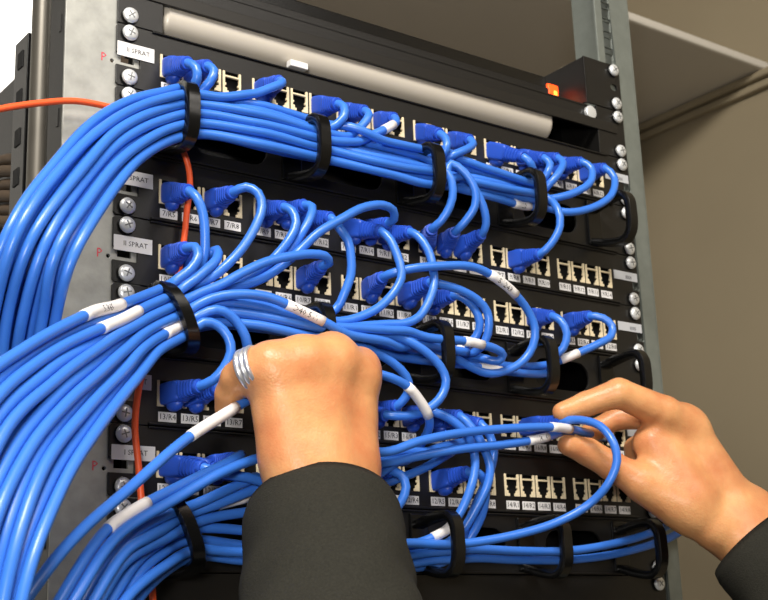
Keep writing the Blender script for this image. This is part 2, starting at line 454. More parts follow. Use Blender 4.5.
MAN_LABEL = {2: 'black cable manager holding the thick upper blue bundle below the top patch panel',
             5: 'black cable manager whose rings carry the middle blue bundle, above the hands',
             8: 'black cable manager at the bottom edge, below the lowest patch panel'}
RX = [-209 + 100 * k for k in range(5)]
def manager(u):
    T = ztop(u)
    t = thing('cable_manager', MAN_LABEL[u], 'cable manager', mm(0, 2, T - U / 2), 'ring cable managers in the rack')
    plate('faceplate', ear_outline(u, False), [stadium(RX[k] + 52, T - 23, 30, 12) for k in range(4)], 0, 2, M['black'], t)
    b = MB(); b.box((-218, -2.2, T - 44), (218, .2, T - 42.6), .5); b.box((-218, -2.2, T - 1.8), (218, .2, T - .4), .5); b.build('edge_lip', M['black'], t)
    MB().box((-214, 22, T - 46), (216, 26, T + 1)).build('dark_backing', M['blackpl'], t)  # added black sheet standing in for the shade behind the oval cutouts
    for k, x in enumerate(RX):
        X = x / 1000
        if k == 0 and u in (5, 8):
            path = [P(*q) for q in {5: [(159, 293, .5), (158, 289, 22), (163, 286, 38), (172, 291, 45), (181, 303, 47), (188, 319, 47), (193, 336, 44), (190, 348, 30), (172, 352, 12), (160, 352, .5)],
                                    8: [(157, 508, .5), (158, 502, 22), (166, 499, 38), (176, 503, 45), (185, 515, 47), (192, 532, 47), (198, 552, 44), (196, 566, 30), (176, 574, 12), (158, 574, .5)]}[u]]
        else:
            dz = -3
            zt_, zb_ = T - 3 + dz, T - 44 + dz
            path = [(-d / 1000, z / 1000 + Z0) for d, z in ((.5, zt_ - 5), (12, zt_ - 3), (28, zt_ - 1), (38, zt_ - 2), (43, zt_ - 8), (44, zt_ - 20), (44, zb_ + 14), (42, zb_ + 6), (36, zb_ + 1), (22, zb_ + 2), (.5, zb_ + 8))]
        r = strap(path, X, 10, 6, 'cable_ring', M['blackpl'], t)
        MB().box((x - 7, -2.6, T - 42), (x + 9, 0, T - 3), .8).build('ring_foot', M['blackpl'], r)
    ear_screws(u, t)
for u in (2, 5, 8): manager(u)
t = thing('blank_panel', 'plain black blank panel below the lowest cable manager', 'blank panel', mm(0, 2, ztop(9) - 22))
plate('faceplate', ear_outline(9, False), [], 0, 2, M['black'], t); ear_screws(9, t)

# ------------------------------------------------------------------ lamp unit and power unit above
t = thing('rack_lamp', 'long pale lamp tube in a black rack frame above the top patch panel', 'lamp', mm(0, 2, 20))
for s in (-1, 1):
    plate('ear', rect(min(s * 241, s * 208), max(s * 241, s * 208), .4, U - .4), [], 0, 2, M['black'], t)
    a, b_ = sorted((s * 208, s * 212)); MB().box((a, 1, 1), (b_, 47, U - 1), .4).build('side_bracket', M['black'], t)
b = MB(); b.box((-230, -1, 22), (231, 1.5, 31.5), .4); b.build('front_bar', M['darkst'], t)
b = MB(); b.box((-222, 3, 31), (228, 5, 43), .4); b.box((-222, 3, 42), (222, 60, 44)); b.build('hood', M['black'], t)
def lathe_x(x0, x1, r, yc, zc, endr, name, m, parent):
    prof = [(x0, r - endr)] + [(x0 + endr * (1 - math.cos(a)), r - endr + endr * math.sin(a)) for a in np.linspace(0, math.pi / 2, 6)] + \
           [(x1 - endr * (1 - math.cos(a)), r - endr + endr * math.sin(a)) for a in np.linspace(math.pi / 2, 0, 6)] + [(x1, r - endr)]
    n = 32; vs = []; fs = []
    for x, rr in prof:
        for k in range(n): a = 2 * math.pi * k / n; vs.append(mm(x, yc + rr * math.cos(a), zc + rr * math.sin(a)))
    for i in range(len(prof) - 1):
        for k in range(n): fs.append((i * n + (k + 1) % n, i * n + k, (i + 1) * n + k, (i + 1) * n + (k + 1) % n))
    fs.append(tuple(range(n))); fs.append(tuple((len(prof) - 1) * n + k for k in range(n - 1, -1, -1)))
    return mesh(name, vs, fs, m, parent)
lathe_x(-205, 159, 15.5, 18, 19.5, 5, 'lamp_tube', M['diff'], t)
MB().box((-106, 0, 3), (-91, 6, 8), .5).build('tube_clip', M['white'], t)
MB().box((-214, 44, 0), (216, 47, 42)).build('back_plate', M['blackpl'], t)
for s in (-1, 1):
    for off in (6.35, 38.1): screw(s * HX, U - off, -.2, t)
bs = MB(); bs.cyl(mm(201, -1, 36), mm(201, 3, 36), .0062, 20, bev=.001); bs.build('bolt', M['screw'], t, smooth=True)

t = thing('power_unit', 'black open power unit with a glowing orange switch above the lamp tube', 'power unit', mm(0, 60, 66))
for s in (-1, 1):
    a, b_ = sorted((s * 241, s * 197))
    plate('ear', [(a, U + .5), (b_, U + .5), (b_, 2 * U - .5), (a, 2 * U - .5)], [stadium(s * HX, U + 22.25, 4, 3)], 0, 2, M['black'], t)
    a, b_ = sorted((s * 197, s * 199))
    MB().box((a, 0, U + 1), (b_, 60, 2 * U - 1), .4).build('side_bracket', M['black'], t)
b = MB(); b.box((-196, 26, 45), (176, 120, 73), 1.); b.build('housing', M['blackpl'], t)
b = MB(); b.box((-196, 24, 45), (176, 27, 62), .6); b.build('front_strip', M['black'], t)
sw = MB().box((177, 25.5, 50), (190, 34, 68), 1.5).build('rocker_switch', M['glow'], t)
MB().box((183.5, 25, 52), (187.5, 26.5, 62), .5).build('switch_lamp', M['glow2'], sw)
MB().box((176, 27, 45), (197, 100, 48), .5).build('floor_plate', M['black'], t)
tb = MB(); tb.box((222, 46, 92), (250, 56, 104), .6)
tb.build('terminal_strip', M['beige'], t)
for s in (-1, 1):
    for off in (6.35, 38.1): screw(s * HX, 2 * U - off, -.2, t)

# ------------------------------------------------------------------ network cables
R = .0031
def boot_mesh():
    """strain-relief boot along +X, unit length .030 m"""
    vs = []; fs = []; n = 24
    st = [(-6, 5.3, 5.2, .25), (-.2, 5.3, 5.2, .25), (0, 5.6, 6.3, .25), (8, 5.7, 6.5, .28), (13, 5.4, 6.1, .4), (15, 5.1, 5.7, .55)]
    x = 15.
    for i in range(5):
        rr = 5.2 - .22 * i
        st += [(x + .1, rr, rr * 1.05, .7), (x + 1.3, rr, rr * 1.05, .7), (x + 1.5, rr - .75, rr - .7, .7), (x + 2.2, rr - .75, rr - .7, .7)]; x += 2.4
    st += [(27.1, 4.3, 4.3, 1), (29.4, 4.25, 4.25, 1), (30, 3.9, 3.9, 1), (30, 2.9, 2.9, 1)]
    for xx, a, b, rd in st:
        for k in range(n):
            th = 2 * math.pi * (k + .5) / n; c, s = math.cos(th), math.sin(th)
            e = 2 / (2 if rd >= 1 else 2 + 6 * (1 - rd))
            vs.append((xx / 1000, a / 1000 * math.copysign(abs(c) ** e, c), b / 1000 * math.copysign(abs(s) ** e, s)))
    for i in range(len(st) - 1):
        for k in range(n): fs.append((i * n + k, i * n + (k + 1) % n, (i + 1) * n + (k + 1) % n, (i + 1) * n + k))
    fs.append(tuple(range(n - 1, -1, -1))); fs.append(tuple((len(st) - 1) * n + k for k in range(n)))
    # latch cover bump underneath
    base = len(vs); pr = [(1, .2), (2, 2.6), (4, 3.7), (7, 4.1), (10, 3.6), (12.3, 2.3), (13.2, .2)]; m = 14
    for xx, rr in pr:
        for k in range(m): a = 2 * math.pi * k / m; vs.append((xx / 1000, rr / 1000 * math.cos(a), (-6.6 + rr * math.sin(a)) / 1000))
    for i in range(len(pr) - 1):
        for k in range(m): fs.append((base + i * m + k, base + i * m + (k + 1) % m, base + (i + 1) * m + (k + 1) % m, base + (i + 1) * m + k))
    me = bpy.data.meshes.new('connector_boot'); me.from_pydata(vs, [], fs); me.materials.append(M['boot'])
    for p in me.polygons: p.use_smooth = True
    bm = bmesh.new(); bm.from_mesh(me); bmesh.ops.recalc_face_normals(bm, faces=bm.faces); bm.to_mesh(me); bm.free()
    try: me.set_sharp_from_angle(angle=math.radians(50))
    except Exception: pass
    return me
BOOT = boot_mesh()
ORD = ['first', 'second', 'third', 'fourth', 'fifth', 'sixth']
PN = {1: 'top patch panel', 3: 'panel labelled 7/R', 4: 'panel above the middle bundle', 6: 'panel labelled 13/R', 7: 'lowest patch panel'}
SPECS = []
def cable(path, plug=None, label=None, marks=(), r=R, pull=0.):
    """path: world points starting at the boot end (or a free end); plug=(unit,group,socket);
    marks: (x0,y0,x1,y1,text) white sleeves between two seen points"""
    pts = [Vector(q) for q in path]; p = dirv = None
    if plug:
        p = port(*plug); dirv = (pts[0] - p).normalized(); pts = [pts[0] - dirv * .012] + pts
    SPECS.append(dict(s=cr(pts), e=Vector(path[0]), p=p, d=dirv, plug=plug, label=label, marks=marks, r=r, pull=pull))
def relax(it=18):
    """cables lie against each other instead of running through each other"""
    from mathutils.kdtree import KDTree
    A = [np.array([tuple(v) for v in c['s']]) for c in SPECS]
    own = np.concatenate([np.full(len(a), i) for i, a in enumerate(A)])
    st = np.cumsum([0] + [len(a) for a in A]); X = np.concatenate(A); lim = 2 * R + .0001
    fix = np.zeros(len(X), bool)
    for i, c in enumerate(SPECS):
        if c['plug']: fix[st[i]:st[i] + 5] = True
    for k in range(it):
        kd = KDTree(len(X))
        for i, x in enumerate(X): kd.insert(x, i)
        kd.balance()
        T = np.zeros_like(X)
        for i in range(len(A)):
            g = np.gradient(X[st[i]:st[i + 1]], axis=0); T[st[i]:st[i + 1]] = g / np.linalg.norm(g, axis=1)[:, None]
        D = np.zeros_like(X)
        for i in range(len(X)):
            best = {}
            for co, j, dist in kd.find_range(X[i], lim + .0018):
                if own[j] != own[i] and (own[j] not in best or dist < best[own[j]][0]): best[own[j]] = (dist, j)
            for dist, j in best.values():
                v = X[i] - X[j]; v = v - T[i] * (v @ T[i]); l = np.linalg.norm(v)
                if l < 1e-5: v = np.cross(T[i], (0, 1, 0)); l = np.linalg.norm(v); v = v / l * (1 if own[i] < own[j] else -1); l0 = 0.
                else: v = v / l; l0 = l
                if l0 < lim: D[i] += v * (lim - l0) * .4
        D[fix] = 0
        for i in range(len(A)):
            d = D[st[i]:st[i + 1]]
            for q in range(5):
                e = d.copy(); e[1:-1] = .25 * d[:-2] + .5 * d[1:-1] + .25 * d[2:]; d = e
            m_ = np.linalg.norm(d, axis=1); d *= np.minimum(1, .0012 / np.maximum(m_, 1e-9))[:, None]
            d[fix[st[i]:st[i + 1]]] = 0
            X[st[i]:st[i + 1]] += d * 1.3
    X[:, 1] = np.where(X[:, 1] > -R, np.where(np.concatenate([np.arange(len(a)) > 6 for a in A]), np.minimum(X[:, 1], np.maximum(-R, X[:, 1])), X[:, 1]), X[:, 1])
    for i, c in enumerate(SPECS): c['s'] = [Vector(x) for x in X[st[i]:st[i + 1]]]
def build_cables():
    relax()
    for c in SPECS:
        s, r, plug, label = c['s'], c['r'], c['plug'], c['label']
        vs, fs = tube_data(s, r)
        loc = s[len(s) // 3]
        o = mesh('network_cable', vs, fs, M['blue'], loc=loc)
        if plug and not label:
            label = 'blue network cable plugged into %s socket of %s port block, %s' % (ORD[plug[2]], ORD[plug[1]], PN[plug[0]])
        tag(o, label, 'network cable', 'blue network cables')
        if plug:
            ln = (c['e'] - c['p']).length - c['pull']
            b = bpy.data.objects.new('connector_boot', BOOT); C.objects.link(b); b.parent = o
            xa = c['d']; ya = Vector((0, 0, 1)).cross(xa).normalized(); za = xa.cross(ya)
            b.matrix_local = Matrix.Translation(c['p'] + xa * c['pull'] - loc) @ Matrix((xa, ya, za)).transposed().to_4x4() @ Matrix.Diagonal((ln / .030, 1.08, 1.1, 1))
        for mk in c['marks']:
            a = min(range(len(s)), key=lambda i: pixd(s[i], mk[0], mk[1])); e = min(range(len(s)), key=lambda i: pixd(s[i], mk[2], mk[3]))
            if a > e: a, e = e, a
            seg_ = s[a:max(e, a + 2) + 1]
            v2, f2 = tube_data(seg_, r + .0004)
            mo = mesh('wire_marker', v2, f2, M['sleeve'], o)
            mo['label'] = 'white sleeve around the cable'
            if mk[4]: marker_text(mk[4], seg_, r + .00046, mo)
def pix(v):
    q = RM.transposed() @ (v - CAM); return 384 + F * q.x / -q.z, 300 - F * q.y / -q.z
def pixd(v, x, y):
    a, b = pix(v); return (a - x) ** 2 + (b - y) ** 2
def marker_text(s, seg, r, parent):
    L = [0]
    for i in range(1, len(seg)): L.append(L[-1] + (seg[i] - seg[i - 1]).length)
    tot = L[-1]
    me = text_mesh('lettering', s, .0058, tot * .72)
    flip = pix(seg[-1])[0] < pix(seg[0])[0]
    for v in me.vertices:
        x = v.co.x if not flip else -v.co.x
        yv = v.co.y
        dd = min(max(tot / 2 + x, 0), tot)
        i = 1
        while i < len(L) - 1 and L[i] < dd: i += 1
        f = (dd - L[i - 1]) / max(1e-9, L[i] - L[i - 1]); c = seg[i - 1].lerp(seg[i], f)
        t = (seg[i] - seg[i - 1]).normalized()
        if flip: t = -t
        vw = (CAM - c); vw = (vw - t * vw.dot(t)).normalized(); up = vw.cross(t)
        a = yv / r
        v.co = c + (vw * math.cos(a) + up * math.sin(a)) * r
    link('lettering', me, parent)

TOP = [(540, 194, 22, 2, 13), (490, 183, 25, 1, 15), (437, 169, 22, 2, 17), (380, 156, 27, 1, 18), (322, 142, 22, 2, 19), (255, 125, 27, 3, 22),
       (190, 116, 22, 2, 20), (130, 138, 48, 12, 20), (82, 190, 76, 23, 16), (45, 250, 86, 30, 12), (27, 315, 68, 34, 5), (16, 390, 46, 34, 0), (6, 480, 36, 34, -2), (-4, 610, 34, 34, 0), (-10, 800, 34, 34, 0)]
MID = [(548, 362, 22, 2, 10), (500, 362, 26, 1, 10), (445, 350, 22, 2, 12), (390, 339, 30, 1, 13), (328, 326, 34, 1, 15), (255, 308, 33, 2, 18), (215, 303, 29, 3, 20),
       (178, 309, 23, 7, 19), (140, 328, 46, 9, 18), (100, 355, 86, 20, 30), (57, 391, 114, 31, 41), (14, 441, 132, 42, 46), (-20, 525, 146, 50, 30), (-36, 640, 150, 46, 10), (-42, 830, 150, 46, 0)]
def stations(tab, frm, v, lay):
    out = []
    for j, (x, y, d, ux, uy) in enumerate(tab):
        if j < frm: continue
        jv = v + .025 * math.sin(j * 1.7 + v * 9 + lay * 2.3) * (0 if x in (190, 178) else 1)
        out.append(P(x + ux * jv, y + uy * jv, d + 10.5 - 5.4 * lay + 1.2 * math.sin(j * 2.1 + v * 5)))
    return out
def top(plug, pts, frm, v, lay, label=None, marks=()):
    cable([P(*q) for q in pts] + stations(TOP, frm, v, lay), plug, label, marks)
def mid(plug, pts, frm, v, lay, label=None, marks=()):
    cable([P(*q) for q in pts] + stations(MID, frm, v, lay), plug, label, marks)

# upper bundle: sockets of the top panel ...
top((1, 0, 0), [(188, 63, 28), (196, 68, 33), (198, 80, 34), (194, 92, 28)], 6, -1.1, 1)
top((1, 0, 1), [(208, 66, 27), (214, 71, 31), (212, 84, 32), (204, 94, 27)], 6, -.9, 2)
top((1, 1, 0), [(280, 81, 26), (282, 83, 31), (268, 89, 33), (248, 97, 33), (222, 99, 33)], 6, -1., 0)
top((1, 1, 3), [(338, 104, 27), (344, 107, 32), (344, 118, 33), (336, 126, 29)], 4, -.75, 1)
top((1, 2, 0), [(365, 111, 25), (369, 115, 30), (364, 126, 31), (350, 134, 30)], 4, -.55, 0)
top((1, 2, 2), [(394, 118, 22), (396, 122, 28), (384, 130, 31), (366, 138, 31)], 4, -.1, 0, marks=[(398, 155, 427, 159, '')])
top((1, 3, 0), [(440, 134, 26), (446, 139, 31), (445, 150, 31), (440, 160, 25)], 2, -.6, 3)
top((1, 3, 2), [(470, 140, 24), (473, 144, 28), (463, 153, 30), (450, 160, 27)], 2, -.15, 3)
top((1, 4, 0), [(524, 157, 32), (531, 164, 35), (534, 174, 30)], 0, -.9, 1)
top((1, 4, 2), [(544, 158, 26), (550, 164, 30), (549, 174, 31), (544, 183, 26)], 0, -.5, 2)
top((1, 4, 3), [(558, 158, 25), (563, 163, 30), (558, 173, 33), (548, 184, 29)], 0, 0., 2)
top((1, 5, 0), [(582, 162, 26), (591, 168, 31), (591, 181, 34), (576, 192, 33), (555, 198, 29)], 0, .4, 2)
top((1, 5, 2), [(605, 168, 24), (614, 177, 29), (612, 194, 33), (594, 207, 33), (565, 212, 29)], 0, .85, 2, marks=[(518, 193, 530, 197, 'L2')])
# ... and the ones that drop to the panel labelled 7/R
top((3, 3, 0), [(432, 229, 25), (441, 221, 32), (450, 206, 38), (453, 191, 40), (448, 175, 37)], 2, .35, 0)
top((3, 3, 1), [(455, 232, 25), (464, 223, 32), (475, 206, 40), (475, 190, 42), (465, 173, 40), (450, 163, 35)], 2, .85, 0)
top((3, 3, 2), [(482, 234, 27), (486, 224, 32), (483, 206, 35), (475, 190, 34), (464, 177, 30)], 2, .6, 1)
top((3, 4, 1), [(540, 254, 29), (551, 244, 36), (560, 226, 41), (558, 210, 40), (549, 199, 32)], 0, .15, 1)

# middle bundle
mid((4, 0, 0), [(186, 248, 28), (195, 247, 34), (199, 257, 38), (192, 271, 37), (180, 281, 35)], 7, -1.05, 0, marks=[(86, 317, 122, 304, '5/R45')])
mid((3, 0, 0), [(189, 191, 27), (197, 198, 33), (203, 214, 34), (205, 235, 33), (204, 256, 30), (198, 272, 26), (188, 284, 22)], 7, -.72, 2)
mid((4, 0, 1), [(209, 254, 26), (217, 250, 31), (217, 260, 37), (200, 274, 38), (188, 283, 36)], 7, -.65, 0, marks=[(100, 321, 137, 305, '')])
mid((3, 0, 2), [(233, 192, 27), (246, 187, 33), (258, 193, 38), (262, 207, 40), (257, 223, 41), (243, 247, 42), (224, 267, 40), (205, 281, 34)], 7, -.85, 1)
mid((3, 1, 0), [(284, 207, 26), (292, 211, 31), (296, 223, 34), (290, 238, 34), (276, 256, 30), (256, 274, 26), (230, 286, 22)], 7, -.42, 2)
mid((3, 1, 1), [(305, 205, 25), (312, 207, 30), (310, 218, 33), (300, 236, 32), (288, 254, 27), (268, 272, 22), (238, 288, 18)], 7, -.55, 3)
mid((3, 1, 2), [(331, 218, 30), (340, 229, 34), (348, 241, 34), (351, 257, 34), (351, 274, 33), (344, 294, 30), (335, 310, 24)], 5, -.2, 3)
mid((3, 2, 1), [(388, 223, 26), (394, 219, 32), (393, 210, 36), (382, 205, 39), (362, 208, 42), (343, 218, 43), (318, 233, 40), (298, 252, 34), (274, 271, 30), (240, 286, 27)], 7, -.4, 1)
mid((4, 1, 2), [(322, 266, 27), (329, 263, 33), (325, 256, 38), (311, 254, 40), (292, 256, 41), (266, 262, 41), (240, 274, 40), (216, 288, 38)], 7, -.2, 0)
mid((3, 2, 0), [(381, 231, 30), (391, 241, 36), (398, 256, 38), (400, 273, 39), (394, 291, 40), (383, 304, 39), (367, 314, 37)], 4, 0., 2)
mid((3, 2, 2), [(410, 232, 27), (419, 237, 33), (428, 250, 38), (433, 268, 41), (434, 284, 42), (429, 301, 43), (419, 317, 42), (405, 324, 41), (385, 325, 39)], 4, .05, 1)
mid((4, 2, 1), [(383, 277, 27), (396, 272, 36), (415, 268, 44), (440, 266, 48), (468, 266, 50), (484, 271, 50), (500, 281, 50), (516, 295, 48), (528, 311, 46), (535, 328, 45), (533, 346, 42), (524, 360, 38), (508, 370, 34), (486, 373, 31)], 2, .3, 2,
    'blue cable arcing right from the panel above the middle bundle, printed white sleeve midway', marks=[(491, 275, 515, 293, '51243')])
mid((4, 2, 3), [(430, 282, 34), (440, 284, 38), (460, 290, 41), (477, 300, 42), (487, 312, 42), (489, 326, 41), (486, 341, 36), (475, 352, 29)], 2, .1, 3)
mid((4, 3, 0), [(453, 295, 29), (462, 297, 34), (474, 307, 37), (480, 322, 37), (477, 338, 32), (466, 350, 25)], 2, .5, 3, marks=[(433, 352, 442, 354, ''), (455, 354, 466, 350, '')])
mid((4, 4, 2), [(552, 316, 26), (561, 321, 33), (567, 334, 36), (564, 348, 34), (556, 357, 27)], 0, .9, 3, marks=[(482, 368, 500, 366, '')])
mid((4, 5, 0), [(590, 316, 28), (603, 318, 35), (612, 326, 39), (611, 336, 40), (598, 344, 39), (578, 353, 33), (560, 360, 27)], 0, .3, 4, marks=[(560, 360, 575, 354, '')])
cable([P(*q) for q in [(452, 356, 12), (470, 353, 22), (485, 358, 33), (498, 361, 38), (503, 355, 41), (496, 349, 43), (483, 345, 43), (464, 341, 43), (440, 339, 42), (413, 336, 41), (372, 331, 42), (330, 327, 43)]] + stations(MID, 5, .45, 1),
      None, 'blue cable ending in a small curl with white sleeve right of the third ring', marks=[(464, 341, 486, 346, '')])
cable([P(*q) for q in [(258, 392, 20), (250, 372, 30), (248, 352, 38), (245, 336, 42), (235, 320, 42), (216, 309, 42)]] + stations(MID, 7, .65, 0),
      None, 'blue cable curving down from the left ring to behind the ringed finger', marks=[(156, 322, 178, 314, '')])
mid((6, 0, 0), [(200, 386, 30), (213, 380, 37), (224, 368, 42), (231, 352, 44), (228, 337, 44), (217, 325, 42), (202, 321, 40)], 7, 1.05, 0)
cable([P(*q) for q in [(462, 352, 26), (430, 345, 34), (395, 340, 40), (360, 336, 44), (340, 331, 47), (322, 322, 48), (303, 312, 48), (286, 304, 48), (268, 297, 47), (240, 294, 45), (212, 298, 38)]] + stations(MID, 7, .25, 0),
      None, 'blue cable in the middle bundle with printed pinkish-white sleeve above the ringed hand', marks=[(286, 303, 322, 322, 'D40/5W')])
mid((6, 2, 0), [(386, 415, 32), (405, 416, 38), (424, 413, 42), (434, 406, 44), (443, 394, 45), (446, 380, 46), (440, 366, 46), (427, 353, 44), (407, 342, 40), (380, 336, 38)], 4, .85, 1)
mid((6, 2, 1), [(397, 406, 25), (405, 398, 30), (409, 388, 34), (406, 376, 36), (393, 363, 36), (375, 352, 36), (350, 340, 36)], 5, .7, 2)
# cables around the lower panels
cable([P(*q) for q in [(330, 385, 44), (355, 374, 46), (376, 374, 48), (392, 378, 50), (407, 386, 50), (419, 400, 48), (427, 416, 44), (428, 432, 36), (420, 450, 28), (397, 467, 28), (374, 478, 28), (340, 492, 28), (290, 505, 27), (240, 513, 27), (200, 518, 28), (185, 522, 30), (165, 532, 42), (140, 548, 58), (110, 580, 75), (70, 650, 90)]],
      None, 'blue cable bending down right of the ringed hand, white sleeve on the bend', marks=[(408, 387, 427, 416, '')])
cable([P(*q) for q in [(429, 411, 28), (448, 418, 34), (463, 430, 37), (473, 447, 37), (475, 468, 38), (470, 490, 38), (461, 511, 34), (449, 528, 28), (433, 538, 24), (413, 544, 20), (370, 546, 18), (300, 540, 20), (240, 530, 22), (200, 528, 22), (185, 530, 24), (160, 542, 40), (130, 565, 60), (90, 640, 80)]], (6, 2, 3), None, marks=[(452, 525, 433, 538, '')])
cable([P(*q) for q in [(460, 416, 28), (471, 427, 34), (482, 444, 37), (488, 465, 36), (485, 488, 34), (474, 512, 28), (458, 536, 20), (436, 549, 16), (400, 554, 14), (320, 553, 14), (240, 545, 16), (200, 540, 18), (186, 541, 20), (162, 553, 38), (135, 580, 56), (100, 650, 75)]], (6, 3, 0))
cable([P(*q) for q in [(481, 424, 26), (490, 436, 31), (494, 452, 31), (490, 472, 28), (480, 500, 22), (468, 530, 14), (452, 556, 12), (420, 566, 12), (340, 566, 12), (240, 560, 14), (200, 556, 16), (170, 568, 32), (130, 610, 55), (60, 740, 80)]], (6, 3, 1))
cable([P(*q) for q in [(218, 388, 27), (229, 388, 36), (243, 392, 44), (262, 402, 46), (290, 420, 44), (320, 440, 38), (345, 455, 33), (372, 461, 31), (410, 453, 30), (450, 445, 24), (480, 438, 16)]], (6, 0, 1))
# the two held cables
cable([P(*q) for q in [(604, 438, -4), (596, 436, 16), (587, 433, 34), (570, 429, 46), (551, 427, 50), (500, 429, 48), (460, 433, 46), (420, 441, 46), (385, 452, 46), (345, 446, 46), (300, 420, 46), (270, 396, 50), (252, 398, 58), (230, 411, 64), (185, 440, 74), (130, 488, 92), (85, 527, 110), (50, 566, 124), (0, 640, 136), (-60, 760, 140)]],
      None, 'blue cable running through both hands, with white sleeve left of the ringed hand', marks=[(188, 438, 238, 406, ''), (551, 427, 570, 429, '')])
cable([P(*q) for q in [(582, 433, -4), (572, 431, 18), (562, 432, 34), (547, 437, 44), (528, 441, 45), (500, 445, 44), (460, 449, 42), (420, 456, 38), (385, 463, 36), (345, 462, 36), (300, 452, 40), (263, 457, 48), (220, 473, 56), (172, 500, 64), (127, 527, 78), (105, 550, 88), (80, 590, 98), (30, 680, 108)]],
      None, 'lower of the two blue cables stretched between the hands, printed sleeve at right end', marks=[(528, 441, 547, 437, '11R10')])
cable([P(*q) for q in [(562, 421, 42), (581, 420, 56), (600, 426, 70), (613, 442, 80), (617, 461, 82), (608, 484, 76), (588, 505, 62), (555, 523, 48), (510, 536, 36), (458, 544, 28), (413, 543, 28), (370, 546, 28), (300, 552, 26), (240, 552, 26), (196, 550, 28), (165, 566, 46), (125, 600, 70), (50, 720, 90)]],
      (6, 4, 1), 'blue cable whose plug the right hand pinches, looping down past the thumb', pull=.004)
# bottom left
cable([P(*q) for q in [(233, 459, 30), (241, 455, 38), (236, 459, 46), (207, 473, 52), (178, 488, 58), (148, 503, 66), (108, 529, 80), (92, 548, 88), (60, 600, 100), (0, 700, 110)]], (7, 0, 2), None, marks=[(110, 528, 146, 503, '')])
cable([P(*q) for q in [(204, 468, 32), (222, 474, 36), (245, 480, 38), (275, 485, 36), (320, 488, 30), (372, 486, 22), (420, 470, 18), (452, 452, 16)]], (7, 0, 0))
cable([P(*q) for q in [(232, 474, 24), (250, 480, 28), (258, 480, 34), (236, 488, 36), (207, 501, 36), (188, 510, 34), (165, 522, 46), (135, 540, 62), (105, 570, 76), (60, 650, 90)]], (7, 0, 1))
cable([P(*q) for q in [(330, 478, 22), (300, 474, 28), (270, 480, 34), (240, 492, 35), (212, 504, 34), (190, 514, 30), (170, 523, 42), (145, 536, 58), (118, 556, 72), (80, 620, 88)]], None,
      'blue cable just above the white-sleeved one, entering the lower left ring from the dark cuff')
cable([P(*q) for q in [(340, 488, 16), (300, 488, 22), (268, 492, 26), (248, 497, 28), (218, 505, 28), (198, 513, 25), (182, 521, 26), (160, 533, 42), (135, 552, 58), (100, 600, 76)]], None,
      'blue cable with blank white sleeve beside the dark cuff, above the lower left ring bundle', marks=[(249, 497, 218, 505, '')])
# middle bottom
cable([P(*q) for q in [(390, 471, 27), (401, 475, 33), (406, 487, 35), (401, 502, 33), (388, 516, 30), (360, 528, 26), (300, 532, 24)]], (7, 2, 0))
cable([P(*q) for q in [(468, 472, 30), (478, 473, 34), (486, 482, 32), (484, 500, 26), (476, 522, 18), (460, 546, 12), (430, 556, 10)]], (7, 3, 0))
cable([P(*q) for q in [(700, 470, 20), (690, 505, 22), (672, 523, 26), (645, 535, 28), (607, 545, 27), (566, 551, 25), (520, 551, 22), (470, 549, 20), (430, 552, 20), (390, 558, 20), (300, 560, 20)]], None,
      'upper blue cable along the bottom edge emerging below the right hand')
cable([P(*q) for q in [(705, 490, 14), (694, 520, 15), (675, 535, 16), (650, 545, 18), (610, 555, 18), (566, 560, 17), (520, 560, 16), (460, 558, 15), (400, 566, 15), (300, 570, 14)]], None,
      'lowest blue cable along the bottom edge below the right hand')

build_cables()
# orange fibre
pts = cr([P(-30, 117, 22), P(0, 109, 18), P(40, 103, 14), P(75, 101, 11), P(105, 106, 10), P(130, 113, 9), P(160, 128, 8), P(180, 146, 8), P(188, 165, 8), P(190, 185, 8), P(187, 210, 7), P(184, 240, 7), P(177, 280, 7), P(166, 320, 12), P(154, 347, 18), P(143, 372, 18), P(137, 400, 17), P(135, 430, 17), P(138, 460, 18), P(142, 505, 20), P(150, 560, 20), P(155, 640, 20)], .004)
vs, fs = tube_data(pts, .0021, 12)
tag(mesh('fibre_cable', vs, fs, M['orange'], loc=pts[len(pts) // 2]), 'thin orange fibre cable hanging down in front of the left rail', 'fibre cable')

